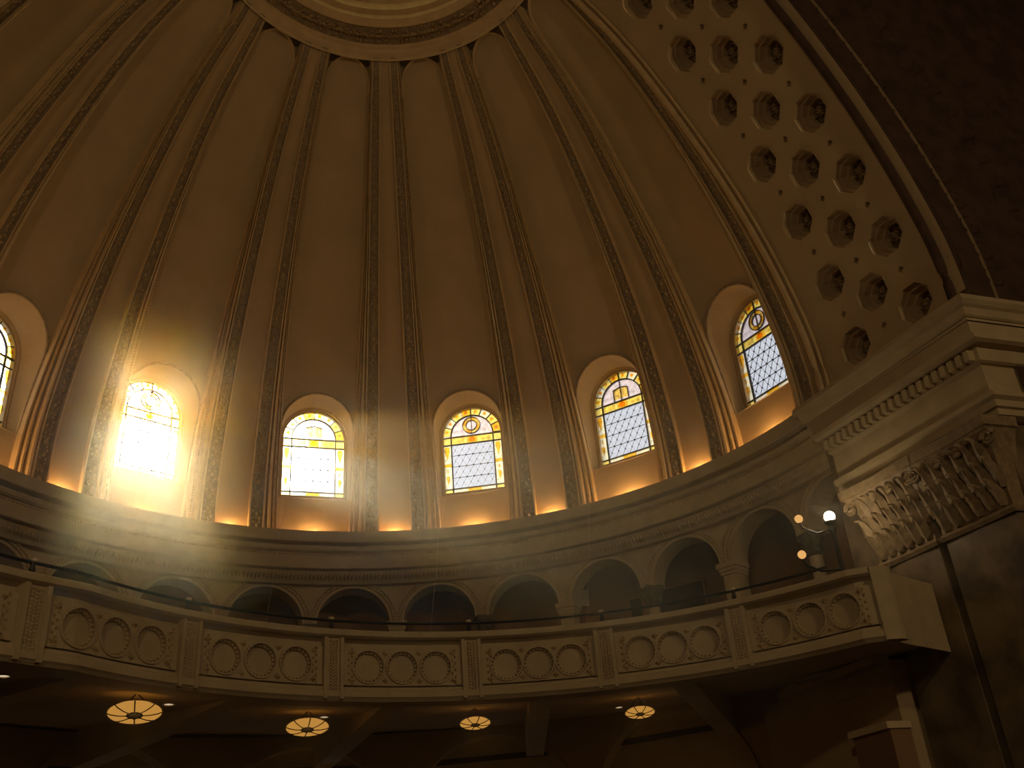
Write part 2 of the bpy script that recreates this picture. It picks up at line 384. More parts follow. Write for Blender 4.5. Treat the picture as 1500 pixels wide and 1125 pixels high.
def pane_list(kind):
    L = []
    for i in range(8):
        a0, a1 = PI * i / 8 + .02, PI * (i + 1) / 8 - .02
        L.append((arcp(IW + .0012, GW, a0, a1), ['g_gold', 'g_yellow', 'g_pale', 'g_yellow'][i % 4], 0))
        am = (a0 + a1) / 2; rm = (IW + GW) / 2
        L.append((ell(rm * math.cos(am), GSP + rm * math.sin(am), .0052, .0052, 7), ['g_amber', 'g_gold'][i % 2], 1))
    if kind == 'wreath':
        c = GSP + .031
        for i in range(8):
            a0, a1 = 2 * PI * i / 8, 2 * PI * (i + 1) / 8 - .05
            L.append(([(.0165 * math.cos(a), c + .0165 * math.sin(a)) for a in (a0, (a0 + a1) / 2, a1)] + [(.0265 * math.cos(a), c + .0265 * math.sin(a)) for a in (a1, (a0 + a1) / 2, a0)], 'g_gold' if i % 2 else 'g_yellow', 1))
        for s in (-1, 1): L.append(([(s * .0005, GSP)] + [(s * (IW - .001) * math.cos(a), GSP + (IW - .001) * math.sin(a)) for a in lin(0, PI / 2, 8)][:-1] + [(s * .0005, GSP + IW - .001)], 'g_rose', 0))
    else:
        for s in (-1, 1):
            L.append(([(s * .0005, GSP)] + [(s * (IW - .001) * math.cos(a), GSP + (IW - .001) * math.sin(a)) for a in lin(0, PI / 2, 8)][:-1] + [(s * .0005, GSP + IW - .001)], 'g_rose', 0))
            x0, x1 = sorted((s * .0012, s * .022))
            L.append((rect(x0, x1, GSP + .004, GSP + .034) [:3] + [(x1 * .5 + x0 * .5, GSP + .040), (x0, GSP + .034)], 'g_yellow', 1))
    L.append((rect(-GW, -IW - .001, Z2 + .001, Z1 - .001), 'g_yellow', 0)); L.append((rect(IW + .001, GW, Z2 + .001, Z1 - .001), 'g_yellow', 0))
    L.append((rect(-IW + .001, -.016, Z2 + .001, Z1 - .001), 'g_yellow', 0)); L.append((rect(.016, IW - .001, Z2 + .001, Z1 - .001), 'g_yellow', 0))
    for s in (-1, 1): L.append((rect(s * .04 - .017, s * .04 + .017, Z2 + .007, Z1 - .007), 'g_pale', 1))
    L.append((rect(-.0155, .0155, Z2 + .001, Z1 - .001), 'g_gold', 0)); L.append((ell(0, (Z1 + Z2) / 2, .010, .008, 8), 'g_amber', 1))
    for s in (-1, 1):
        x0, x1 = sorted((s * (IW + .001), s * GW)); xm = (x0 + x1) / 2
        L.append((rect(x0, x1, .214, Z2 - .001), 'g_pale', 0))
        L.append(([(xm, .226), (xm + .004, .240), (xm + .008, .256), (xm + .0065, .268), (xm - .0065, .268), (xm - .008, .256), (xm - .004, .240)], 'g_gold', 1))
        L.append((rect(x0, x1, .204, .2135), 'g_gold', 0))
        L.append((rect(x0, x1, ZB + .001, .2035), 'g_pale', 0))
        L.append(([(xm, .182), (xm + .0025, .188), (xm, .197), (xm - .0025, .188)], 'g_gold', 1))
        L.append(([(xm, .148), (xm + .004, .160), (xm + .0055, .168), (xm + .003, .174), (xm - .003, .174), (xm - .0055, .168), (xm - .004, .160)], 'g_gold', 1))
        L.append((rect(x0, x1, GBOT, ZB - .001), 'g_yellow', 0))
    for i, (a, b) in enumerate(((-IW + .001, -.021), (-.020, .020), (.021, IW - .001))): L.append((rect(a, b, GBOT, ZB - .001), ['g_pale', 'g_gold', 'g_pale'][i], 0))
    return L
# diamond quarries of the clear centre light
QW, QH = IW * 2 / 6.0, (Z2 - ZB) / 4.0
dia = poly_pane([(0, -QH / 2 + .0006), (QW / 2 - .0004, 0), (0, QH / 2 - .0006), (-QW / 2 + .0004, 0)]).mesh('quarry_pane', 'g_clear', world=False)
tri = {}
for nm, pl in (('l', [(0.0003, -QH / 2 + .0006), (QW / 2 - .0004, 0), (0.0003, QH / 2 - .0006)]), ('r', [(-.0003, -QH / 2 + .0006), (-.0003, QH / 2 - .0006), (-QW / 2 + .0004, 0)]),
               ('b', [(-QW / 2 + .0004, 0.0003), (QW / 2 - .0004, 0.0003), (0, QH / 2 - .0006)]), ('t', [(0, -QH / 2 + .0006), (QW / 2 - .0004, -.0003), (-QW / 2 + .0004, -.0003)])):
    tri[nm] = poly_pane(pl).mesh('quarry_half', 'g_clear', world=False)
quarry = []
for i in range(7):
    for jz in range(5):                                  # vertex lattice A: cell centres on (i, j+1/2) and (i+1/2, j)
        x = -IW + i * QW
        if jz < 4:
            z = ZB + (jz + .5) * QH
            quarry.append((tri['l'] if i == 0 else tri['r'] if i == 6 else dia, x, z))
        if i < 6:
            z = ZB + jz * QH
            quarry.append((tri['b'] if jz == 0 else tri['t'] if jz == 4 else dia, x + QW / 2, z))
def came_mesh(kind):
    mb = MB()
    def bar(x0, z0, x1, z1, w, d=.003):
        dx, dz = x1 - x0, z1 - z0; l = math.hypot(dx, dz); nx, nz_ = -dz / l * w, dx / l * w
        mb.hexa([(x0 - nx, -d, z0 - nz_), (x1 - nx, -d, z1 - nz_), (x1 - nx, d, z1 - nz_), (x0 - nx, d, z0 - nz_), (x0 + nx, -d, z0 + nz_), (x1 + nx, -d, z1 + nz_), (x1 + nx, d, z1 + nz_), (x0 + nx, d, z0 + nz_)])
    for s in (-1, 1): bar(s * IW, GBOT, s * IW, GSP, .0016)
    for z in (Z1, Z2): bar(-GW, z, GW, z, .0014)
    bar(-GW, ZB, GW, ZB, .0013)
    A = lin(0, PI, 19)
    for a0, a1 in zip(A[:-1], A[1:]): bar(IW * math.cos(a0), GSP + IW * math.sin(a0), IW * math.cos(a1), GSP + IW * math.sin(a1), .0015)
    bar(0, GSP + (IW if kind != 'wreath' else .057), 0, GTOP, .0013)
    bar(0, GSP, 0, GSP + IW, .0006)
    if kind == 'wreath':
        c = GSP + .031
        for rr in (.0162, .0270):
            A2 = lin(0, 2 * PI, 17)
            for a0, a1 in zip(A2[:-1], A2[1:]): bar(rr * math.cos(a0), c + rr * math.sin(a0), rr * math.cos(a1), c + rr * math.sin(a1), .0008)
    else:
        for s in (-1, 1):
            bar(s * .023, GSP, s * .023, GSP + .035, .0007); bar(s * .023, GSP + .035, 0, GSP + .041, .0006)
    for i in range(8):
        a = PI * i / 8; bar((IW) * math.cos(a), GSP + IW * math.sin(a), GW * math.cos(a), GSP + GW * math.sin(a), .0006)
    for jz in range(4): 
        z = ZB + (jz + .5) * QH
    for jz in range(1, 4): bar(-IW, ZB + jz * QH, IW, ZB + jz * QH, .0002, .0015)
    for i in range(-4, 11):                              # the fine diagonal lattice
        for sg in (1, -1):
            x0 = -IW + i * QW; pts = []
            za, zb = ZB, Z2; xa, xb = x0, x0 + sg * 4 * QW
            t0, t1 = 0.0, 1.0
            for lo_, hi_ in ((-IW, IW),):
                if xb != xa:
                    ta, tb = (lo_ - xa) / (xb - xa), (hi_ - xa) / (xb - xa)
                    t0 = max(t0, min(ta, tb)); t1 = min(t1, max(ta, tb))
            if t1 > t0 + .02: bar(xa + (xb - xa) * t0, za + (zb - za) * t0, xa + (xb - xa) * t1, za + (zb - za) * t1, .00006, .001)
    for jz in range(0, 5):
        for i in range(0, 7):
            x, z = -IW + i * QW, ZB + jz * QH
            if jz in (1, 2, 3) and 0 < i < 6: bar(x - .0016, z, x + .0016, z, .0016)
            if jz < 4 and i < 6: bar(x + QW / 2 , z + QH / 2 - .0014, x + QW / 2, z + QH / 2 + .0014, .0006)
    return mb.mesh('lead_came', 'lead', world=False)
shared = {}
for kind in ('wreath', 'tablets'):
    shared[kind] = ([(poly_pane([(x, z) for x, z in pl]).mesh('pane', mt_, world=False), lay) for pl, mt_, lay in pane_list(kind)], came_mesh(kind))
fr = MB()
fo = [(-GW, GBOT)] + [(-GW * math.cos(a), GSP + GW * math.sin(a)) for a in lin(0, PI, 25)] + [(GW, GBOT)]
fi = [(x * .975, GBOT + .002 if z == GBOT else GSP + (z - GSP) * .975) for x, z in fo]
fo.append(fo[0]); fi.append(fi[0])
fr.grid([[(x * 1.05, .006, GSP + (z - GSP) * 1.05) for x, z in fo], [(x * 1.05, -.004, GSP + (z - GSP) * 1.05) for x, z in fo], [(x, -.004, z) for x, z in fi], [(x, .006, z) for x, z in fi]])
frame_me = fr.mesh('frame', 'trim', world=False)
SAY = {-3: 'beside the left jamb', -2: 'second from the left jamb', -1: 'filled by the sun', 0: 'in the middle of the dome, washed out by the sun', 1: 'with evenly lit clear diamonds', 2: 'in the bay next to the last', 3: 'nearest the coffered arch'}
for k in range(-3, 4):
    a = k * BAY; kind = 'wreath' if k % 2 else 'tablets'
    we = empty('window_%d' % (k + 4), pol(GR, k, H), -a)
    tag(we, ('round-headed stained-glass window with gold %s, %s' % ('wreath' if k % 2 else 'twin tablets', SAY[k])), kind='structure')
    link('frame', frame_me, we)
    panes, came = shared[kind]
    for me, lay in panes:
        o = link('pane', me, we); o.location = (0, -.02 * lay, 0)
    link('lead_came', came, we)
    for me, x, z in quarry:
        o = link('pane', me, we); o.location = (x * SC, 0, z * SC)

# ================================================================== cornice and frieze of the apse
def sweep(prof, bs): return [[pol(r, b, z) for b in bs] for r, z in prof]
BS = lin(-3.42, 3.42, 141)
cor = empty('trim_1'); tag(cor, 'curved stone cornice and frieze running beneath the dome windows', kind='structure')
def course(name, prof, mt_, par=cor, bs=BS, smooth=False): mb = MB(); mb.grid(sweep(prof, bs)); return mb.build(name, mt_, par, smooth)
course('cove_ledge', [(1.09, .912), (.976, .912), (.976, .943), (.965, .943)], 'stone')
course('fascia', [(.965, .943), (.965, .913), (.968, .911)], 'stone')
course('drip_soffit', [(.968, .911), (.988, .909), (.988, .902)], 'stone')
course('cyma_moulding', [(.988, .902), (.980, .900), (.981, .894), (.986, .890), (.992, .889)], 'stone')
bd = course('bead_moulding', [(.992, .889), (.992, .880)], 'stone')
course('frieze', [(.992, .880), (.987, .879), (.987, .846), (.990, .844)], 'stone')
eg = course('egg_band', [(.990, .844), (1.004, .843), (1.008, .832), (1.018, .820), (1.024, .812), (1.040, .811)], 'stone')
mb = MB(); n = 300
for i in range(n):
    b = -3.4 + 6.8 * i / (n - 1); a = b * BAY; rad = Vector((math.sin(a), math.cos(a), 0)); tg = Vector((math.cos(a), -math.sin(a), 0))
    mb.octa(pol(1.011, b, .828), tg * .0036, Vector((0, 0, .009)) - rad * .008, -rad * .009 - Vector((0, 0, .004)))
mb.build('egg_ornament', 'stone', eg, stuff=True)
mb = MB()
for i in range(420):
    b = -3.4 + 6.8 * i / 419; a = b * BAY; rad = Vector((math.sin(a), math.cos(a), 0)); tg = Vector((math.cos(a), -math.sin(a), 0))
    mb.octa(pol(.992, b, .8845), tg * .0026, Vector((0, 0, .0035)), -rad * .004)
mb.build('bead_row', 'orn', bd, stuff=True)

# ================================================================== arcade wall behind the gallery
arc = empty('wall_apse'); tag(arc, 'curved stone arcade of round arches behind the gallery', kind='structure')
AR, ASP, ARD = 1.045, 0.708, 0.098
HB = 0.25                                                   # half pitch in bays
for i in range(14):
    bc = -3.5 + .25 + .5 * i
    mb = MB()                                               # spandrel wall with the arch cut out
    A = lin(0, PI, 21)
    inner = [(-ARD * math.cos(a), ASP + ARD * math.sin(a)) for a in A]
    for rr, d in ((AR, 0),):
        top = [(-HB * BAY * AR + 2 * HB * BAY * AR * t / 20, .825) for t in range(21)]
        half = HB * BAY * AR
        outer = []
        for a in A:
            x, z = -math.cos(a), math.sin(a)
            s_ = min(half / abs(x) if abs(x) > 1e-6 else 9, (.825 - ASP) / z if z > 1e-6 else 9)
            outer.append((x * s_, ASP + z * s_))
        f = lambda x, z, r: pol(r, bc + x / (AR * BAY), z)
        mb.grid([[f(x, z, AR) for x, z in outer], [f(x, z, AR) for x, z in inner], [f(x, z, AR + .06) for x, z in inner]])
        for s in (-1, 1):                                   # corners above the arch
            mb.add([f(s * half, ASP + half * 0.0, AR), f(s * half, .825, AR), f(0, .825, AR), f(s * half * .5, .825, AR)], [])
            ang0 = math.atan2(.825 - ASP, half)
            cands = [p for p in outer if p[0] * s > 0]
        mb.add([f(-half, .825, AR)] + [f(*p, AR) for p in outer if p[0] < -half * .45 and p[1] > ASP + .06], [])
        # close the two upper corners
        for s in (-1, 1):
            side = [p for p in outer if abs(p[0] - s * half) < 1e-6]; tp = [p for p in outer if abs(p[1] - .825) < 1e-6]
            p1 = max(side, key=lambda p: p[1]); p2 = min(tp, key=lambda p: abs(p[0] - s * half))
            mb.add([f(*p1, AR), f(s * half, .825, AR), f(*p2, AR)], [(0, 1, 2)])
    sp_ = mb.build('arch_spandrel', 'stone', arc)
    mb = MB()                                               # moulded archivolt
    secs = [(ARD, AR), (ARD, AR - .006), (ARD + .007, AR - .006), (ARD + .0078, AR - .003), (ARD + .0092, AR - .003), (ARD + .010, AR - .0085), (ARD + .0185, AR - .004), (ARD + .0190, AR - .010), (ARD + .0215, AR - .010), (ARD + .0215, AR + .001)]
    mb.grid([[pol(r, bc + max(-HB, min(HB, (-q * math.cos(a)) / (AR * BAY))), min(ASP + q * math.sin(a), .828)) for a in A] for q, r in secs])
    mb.mi = [1 if (j // 20) in (2, 3, 5, 6) else 0 for j in range(len(mb.f))]
    av = mb.build('archivolt', ['stone', 'stone'], arc)
    mb = MB(); rad = Vector(pol(1, bc, 0)); tg = Vector((rad.y, -rad.x, 0))
    for q in range(34):
        a = PI * (q + .5) / 34; rr = ARD + .0143; d_ = tg * -math.cos(a) + Vector((0, 0, math.sin(a)))
        x_ = max(-HB, min(HB, -rr * math.cos(a) / (AR * BAY)))
        mb.octa(pol(AR - .006, bc + x_, ASP + rr * math.sin(a)), d_ * .0034, d_.cross(rad) * .0032, -rad * .004)
    mb.build('carved_leaf', 'stone', av, stuff=True)
for i in range(15):
    b = -3.5 + .5 * i; c = pol(AR + .02, b, 0)
    if i % 2:                                               # integer bays: round columns with dark capitals
        col = MB(); col.lathe((c[0], c[1], 0), [(.024, .42), (.024, .432), (.019, .436), (.0165, .45), (.0155, .66)], 14); sh = col.build('column', 'stone', arc, True)
        cp = MB(); cp.lathe((c[0], c[1], 0), [(.0155, .655), (.019, .659), (.016, .664), (.017, .675), (.024, .690), (.027, .698)], 14)
        for q in range(8):
            a = 2 * PI * q / 8; d = Vector((math.cos(a), math.sin(a), 0))
            for zz, rr, s in ((.668, .0175, .010), (.683, .021, .011)):
                cp.octa(Vector((c[0], c[1], zz)) + d * rr, Vector((-d.y, d.x, 0)) * .006, Vector((0, 0, s)), d * .008 + Vector((0, 0, .006)))
        cp.box(c[0] - .024, c[0] + .024, c[1] - .024, c[1] + .024, .697, .710)
        cp.build('capital', 'dark', sh)
    else:                                                   # half bays: square piers with moulded imposts
        a = b * BAY; tg = Vector((math.cos(a), -math.sin(a), 0)); rd = Vector((math.sin(a), math.cos(a), 0))
        def blk(mb, w, d0, d1, z0, z1):
            o = Vector((0, 0, 0))
            q = [tg * (sx * w) + rd * (AR + dd) for dd, sx in ((d0, -1), (d0, 1), (d1, 1), (d1, -1))]
            mb.hexa([(p.x, p.y, z0) for p in q] + [(p.x, p.y, z1) for p in q])
        pm = MB(); blk(pm, .0185, -.002, .05, .42, .682); pr = pm.build('pier', 'stone', arc)
        im = MB(); blk(im, .0215, -.006, .05, .680, .688); blk(im, .024, -.009, .05, .688, .697); blk(im, .028, -.013, .05, .697, .710); im.build('impost', 'stone', pr)
mb = MB(); BW = lin(-3.6, 3.6, 61)
mb.grid(sweep([(1.22, .30), (1.22, .90)], BW)); mb.build('corridor_wall', 'back', arc)
mb = MB(); mb.grid(sweep([(AR, .826), (1.075, .862), (1.225, .866)], BW)); mb.build('corridor_ceiling', 'back', arc)
mb = MB(); mb.grid(sweep([(1.02, .42), (1.225, .43)], BW)); mb.build('corridor_floor', 'floor', arc)
mb = MB(); mb.grid(sweep([(1.04, .811), (1.10, .90), (1.12, .915)], BW)); mb.build('attic_back', 'plaster', arc)
for n_, (b0, b1, z1) in enumerate(((1.90, 2.17, .742), (1.755, 1.825, .735))):
    d = empty('door_%d' % (n_ + 1), pol(1.215, (b0 + b1) / 2, .43)); tag(d, ['wide dark doorway in the gallery corridor', 'narrow dark door beside the wide corridor doorway'][n_], kind='structure')
    mb = MB(); q = [pol(1.205, b0, .43), pol(1.205, b1, .43), pol(1.218, b1, .43), pol(1.218, b0, .43)]
    mb.hexa(q + [(x, y, z1) for x, y, z in q]); under(mb.build('door_leaf', 'wood'), d)
    mb = MB()
    for bb in (b0, b1): mb.tube([pol(1.205, bb, .43), pol(1.205, bb, z1)], .004, 4)
    mb.tube([pol(1.205, b0, z1), pol(1.205, b1, z1)], .004, 4); under(mb.build('door_frame', 'back'), d)
pq = MB(); q = [pol(1.21, 1.47, .745), pol(1.21, 1.535, .74), pol(1.218, 1.535, .74), pol(1.218, 1.47, .745)]
pq.hexa(q + [(x, y, z + .045) for x, y, z in q]); o = pq.build('wall_plaque', 'buff'); tag(o, 'pale plaque on the russet corridor wall behind an arch', 'plaque')

# ================================================================== coffered arch in front of the half dome
varch = empty('ceiling_arch'); varch.name = 'trim_2'; tag(varch, 'broad coffered arch soffit framing the half dome', kind='structure')
T0, T1 = 0.03, -0.366
def ar(z, t): return rp(z) + 0.1 * max(0.0, -t)
def apt(z, t, d=0.0, sx=1):
    k = drp(z); n = math.hypot(1, k)
    return (sx * (ar(z, t) + d / n), t, z + H - d * k / n)
ZC0, DZ, TC, DT = 0.056 - 0.0815 / 2, 0.0815, (-0.100, -0.1875, -0.275), 0.0875
NR = 15
plate = MB()
tc_lo, tc_hi = TC[2] - DT / 2, TC[0] + DT / 2
A16 = [2 * PI * i / 16 for i in range(16)]
def sq(a): c, s = math.cos(a), math.sin(a); k = 1 / max(abs(c), abs(s)); return c * k, s * k
def octp(a): k = math.cos(PI / 8) / math.cos(((a - PI / 8) % (PI / 4)) - PI / 8); return math.cos(a) * k, math.sin(a) * k
def octv(a): aa = ((a + PI / 8) % (PI / 4)) - PI / 8; k = math.cos(PI / 8) / math.cos(aa); return math.cos(a) * k, math.sin(a) * k
def diam(a): c, s = math.cos(a), math.sin(a); k = 1 / (abs(c) + abs(s)); return c * k, s * k
OA, DA = 0.0365, 0.0085
SX, SY = 0.0462 / OA, 0.0425 / OA                 # the octagons nearly fill their cells
coffers, dots = [], []
for i in range(NR):
    zc = ZC0 + DZ * (i + .5)
    for c_, tc in enumerate(TC):
        is_oct = (i + c_) % 2 == 0
        slope = math.hypot(1, drp(zc))
        fn, ra, kx, ky = (octv, OA, SX, SY) if is_oct else (diam, DA, 1.0, 1.0)
        rows = [[apt(zc + sq(a)[1] * DZ / 2, tc + sq(a)[0] * DT / 2) for a in A16], [apt(zc + fn(a)[1] * ra * ky, tc + fn(a)[0] * ra * kx) for a in A16]]
        plate.grid(rows, True)
        (coffers if is_oct else dots).append((zc, tc))
ztop = ZC0 + DZ * NR
zz = [ZC0 + DZ * i / 2 for i in range(2 * NR + 1)]
for ta, tb in ((T0, tc_hi), (tc_lo, T1 - .026)): plate.grid([[apt(z, t) for t in lin(ta, tb, 3)] for z in zz])
plate.grid([[apt(z, t) for t in lin(T0, T1, 5)] for z in (-.06, ZC0)])
plate.build('soffit', 'plaster', varch)
mb = MB()
for sx in (1, -1): mb.grid([[apt(z, t, .075, sx) for t in lin(T0 + .04, T1 - .026, 4)] for z in lin(-.06, ztop + .01, 40)])
mb.build('vault_light_seal', 'plaster', varch)  # unseen backing added so no daylight comes through the soffit joints
mb = MB(); mb.grid([[apt(z, t, 0, -1) for t in lin(T0, T1, 5)] for z in lin(-.06, ztop, 30)]); mb.build('soffit', 'plaster', varch)
mb = MB(); zt = ztop; mb.grid([[(x, t, zt + H + .06 * (1 - (x / ar(zt, t)) ** 2)) for x in lin(-ar(zt, t), ar(zt, t), 9)] for t in lin(T0 + .02, T1, 4)]); mb.build('soffit_crown', 'plaster', varch)
mb = MB()
for sx in (1, -1):                                           # roll moulding where dome and arch meet, and on the outer arris
    mb.tube([apt(z, .022, -.004, sx) for z in lin(-.02, ztop, 40)], .009, 8)
    mb.tube([apt(z, .002, -.002, sx) for z in lin(-.02, ztop, 40)], .004, 6)
mb.build('inner_roll', 'trim', varch, True)
mb = MB()
for sx in (1, -1):
    mb.tube([apt(z, T1 + .004, -.002, sx) for z in lin(-.02, ztop, 40)], .010, 8)
    mb.tube([apt(z, T1 - .014, .012, sx) for z in lin(-.02, ztop, 40)], .012, 8)
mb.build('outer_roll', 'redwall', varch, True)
# one coffer mesh (plane z=0 is the soffit, +z goes up into the vault)
cm = MB()
P8 = [octv(2 * PI * i / 16) for i in range(16)]
steps = [(1.02, .0002), (1.0, 0.0), (.97, .016), (.82, .016), (.79, .032), (.64, .032), (.61, .050)]
cm.grid([[(x * OA * k, y * OA * k, d) for x, y in P8] for k, d in steps], True)
o_ = len(cm.v); cm.v += [(x * OA * .61, y * OA * .61, .050) for x, y in P8]; cm.f.append([o_ + i for i in range(16)]); cm.mi.append(0)
coffer_me = cm.mesh('coffer', 'plaster', world=False)
rm = MB()
for i in range(8):
    for rr, s, z0, off in ((.0125, .0095, .020, 0), (.0060, .0065, .013, .39)):
        a = 2 * PI * i / 8 + off; d = Vector((math.cos(a), math.sin(a), 0)); n_ = Vector((-d.y, d.x, 0))
        rm.octa(d * rr + Vector((0, 0, z0 + .024)), d * s, n_ * s * .5, Vector((0, 0, -.009)) + d * .002)
rm.lathe((0, 0, .027), [(.0005, 0), (.003, .001), (.0042, .004), (.004, .022)], 8)
rm.lathe((0, 0, .0), [(.0165, .049), (.0165, .042), (.0135, .040), (.0125, .049)], 16)
ros_me = rm.mesh('rosette', 'rosette', world=False)
dm = MB()
P4 = [diam(2 * PI * i / 8) for i in range(8)]
dm.grid([[(x * DA * k, y * DA * k, d) for x, y in P4] for k, d in ((1.12, .0002), (1, 0), (.9, .008))], True)
o_ = len(dm.v); dm.v += [(x * DA * .9, y * DA * .9, .008) for x, y in P4]; dm.f.append([o_ + i for i in range(8)]); dm.mi.append(0)
dot_me = dm.mesh('small_coffer', 'plaster', world=False)
def place(me, nm, zc, tc, par, kx=1.0, ky=1.0):
    o = link(nm, me, par); k = drp(zc); n = math.hypot(1, k)
    ey = Vector((k / n, 0, 1 / n)); ez = Vector((1 / n, 0, -k / n)); ex = Vector((-0.1, 1, 0)).normalized()
    mtx = Matrix((ex * kx, ey * n * ky, ez)).transposed().to_4x4(); mtx.translation = W(*apt(zc, tc, -.0003)); o.matrix_local = mtx
    return o
for zc, tc in coffers:
    o = place(coffer_me, 'coffer', zc, tc, varch, SX, SY)
    link('rosette', ros_me, o)
for zc, tc in dots: place(dot_me, 'small_coffer', zc, tc, varch)

# ================================================================== jambs with entablature, pilasters
def xj(y, p): return 1.0 - 0.1 * y - p
jamb = empty('wall_right'); tag(jamb, 'right jamb of the great arch with marble pilasters', kind='structure')
YA, YB = 0.06, -0.366
def ext(mb, prof, y0, y1, corner=True):                      # profile (projection, z) along the splayed jamb then round the corner
    rows = []
    for p, z in prof:
        r_ = [(xj(y0, p), y0, z), (xj(y1 - p, p), y1 - p, z)]
        if corner: r_.append((1.6, y1 - p, z))
        rows.append(r_)
    mb.grid(rows)
    mb.add([rw[0] for rw in rows] + [(xj(y0, -.05), y0, rows[0][0][2]), (xj(y0, -.05), y0, rows[-1][0][2])], [list(range(len(rows))) + [len(rows) + 1, len(rows)]])
mb = MB(); mb.grid([[(xj(y, 0), y, z) for y in (YA, 0, -.1, -.2, YB)] + [(1.6, YB, z)] for z in (-ZO, .2, .5, .75, H)])
mb.grid([[(xj(YA, 0), YA, z), (1.25, YA + .01, z)] for z in (-ZO, H)]); mb.build('jamb_face', 'marble', jamb)
ent = empty('trim_3'); tag(ent, 'straight stone entablature with dentils carrying the coffered arch', kind='structure')
def layer(name, prof, mt_, y0=YA): mb = MB(); ext(mb, prof, y0, YB); return mb.build(name, mt_, ent)
layer('corona', [(-.02, .945), (.050, .940), (.052, .930), (.046, .922)], 'stone', .075)
layer('corona_bed', [(.046, .922), (.040, .918), (.036, .905), (.032, .902)], 'stone', .07)
layer('cavetto', [(.034, .906), (.030, .904), (.030, .893)], 'stone', .065)
layer('fascia', [(.030, .896), (.030, .858)], 'stone', .06)
layer('dentil_shelf', [(.030, .860), (.048, .857), (.048, .847), (.040, .843), (.024, .842)], 'stone', .035)
layer('dentil_ground', [(.024, .844), (.024, .815), (.018, .812)], 'stone', .03)
dn = MB(); y = .02
i = 0
while y > YB - .01:
    for_y0, for_y1 = y, y - .011
    dn.hexa([(xj(for_y0, .038), for_y0, .817), (xj(for_y1, .038), for_y1, .817), (xj(for_y1, .020), for_y1, .817), (xj(for_y0, .020), for_y0, .817),
             (xj(for_y0, .038), for_y0, .838), (xj(for_y1, .038), for_y1, .838), (xj(for_y1, .020), for_y1, .838), (xj(for_y0, .020), for_y0, .838)])
    d_ = dn.build('dentil', 'stone', ent); dn = MB(); y -= .0195
layer('frieze', [(.018, .814), (.012, .810), (.012, .748)], 'stone', .03)
layer('architrave_crown', [(.012, .750), (.036, .745), (.036, .736), (.028, .731)], 'stone', .02)
layer('architrave', [(.028, .732), (.028, .718), (.022, .716), (.022, .704), (.010, .700), (-.02, .698)], 'stone', .02)
def pilaster(y0, y1):
    mb = MB(); p = .028
    mb.hexa([(xj(y0, p), y0, -ZO), (xj(y1, p), y1, -ZO), (xj(y1, -.01), y1, -ZO), (xj(y0, -.01), y0, -ZO), (xj(y0, p), y0, .54), (xj(y1, p), y1, .54), (xj(y1, -.01), y1, .54), (xj(y0, -.01), y0, .54)])
    sh = mb.build('pilaster', 'marble', jamb)
    mb = MB(); ym = (y0 + y1) / 2; hw = abs(y1 - y0) / 2
    rows = []
    for z, w, q in ((.53, 1.06, .034), (.537, 1.10, .038), (.544, 1.02, .031), (.56, 1.0, .030), (.62, 1.04, .036), (.66, 1.16, .050), (.680, 1.28, .062), (.682, 1.34, .066), (.70, 1.36, .068)):
        rows.append([(xj(ym + hw * w, -.01), ym + hw * w, z), (xj(ym + hw * w, q), ym + hw * w, z), (xj(ym, q * .9), ym, z), (xj(ym - hw * w, q), ym - hw * w, z), (xj(ym - hw * w, -.01), ym - hw * w, z)])
    mb.grid(rows)
    for rowz, n_, ht, q in ((.546, 6, .048, .031), (.575, 7, .056, .034), (.612, 6, .060, .037)):   # acanthus leaves curling outward
        for i_ in range(n_):
            yy = ym + hw * (-.98 + 1.96 * (i_ + (.5 if n_ == 6 else .0)) / (n_ if n_ == 6 else n_ - 1)); w = hw * .17 * random.uniform(.85, 1.1)
            pts = []
            for t, wd, out in ((0, .55, 0), (.25, .95, .003), (.5, 1.0, .007), (.72, .75, .012), (.9, .45, .018), (1.0, .22, .025), (.93, .05, .030)):
                z = rowz + ht * t
                pts.append([(xj(yy + w * wd, q + out), yy + w * wd, z), (xj(yy, q + out + .007), yy, z), (xj(yy - w * wd, q + out), yy - w * wd, z)])
            mb.grid(pts)
    cp_ = mb.build('capital', 'band', sh)
    mb = MB()                                                # corner volutes and the middle boss
    for yy, rr in ((ym + hw * 1.22, .016), (ym - hw * 1.22, .016), (ym + hw * .3, .009), (ym - hw * .3, .009)):
        mb.tube([(xj(yy + rr * math.cos(a) * (1 - a / 16), .055), yy + rr * math.cos(a) * (1 - a / 16), .662 + rr * math.sin(a) * (1 - a / 16)) for a in lin(0, 12, 26)], .0035, 5)
    mb.build('volute', 'band', sh, stuff=True)
pilaster(-.042, -.186); pilaster(-.205, -.362)
mb = MB(); mb.grid([[(-1.0 + .1 * y, y, z) for y in (.30, .0, YB)] + [(-1.6, YB, z)] for z in (-ZO, .5, H)]); lw = mb.build('wall_left', 'marble'); tag(lw, 'left jamb of the great arch', kind='structure')

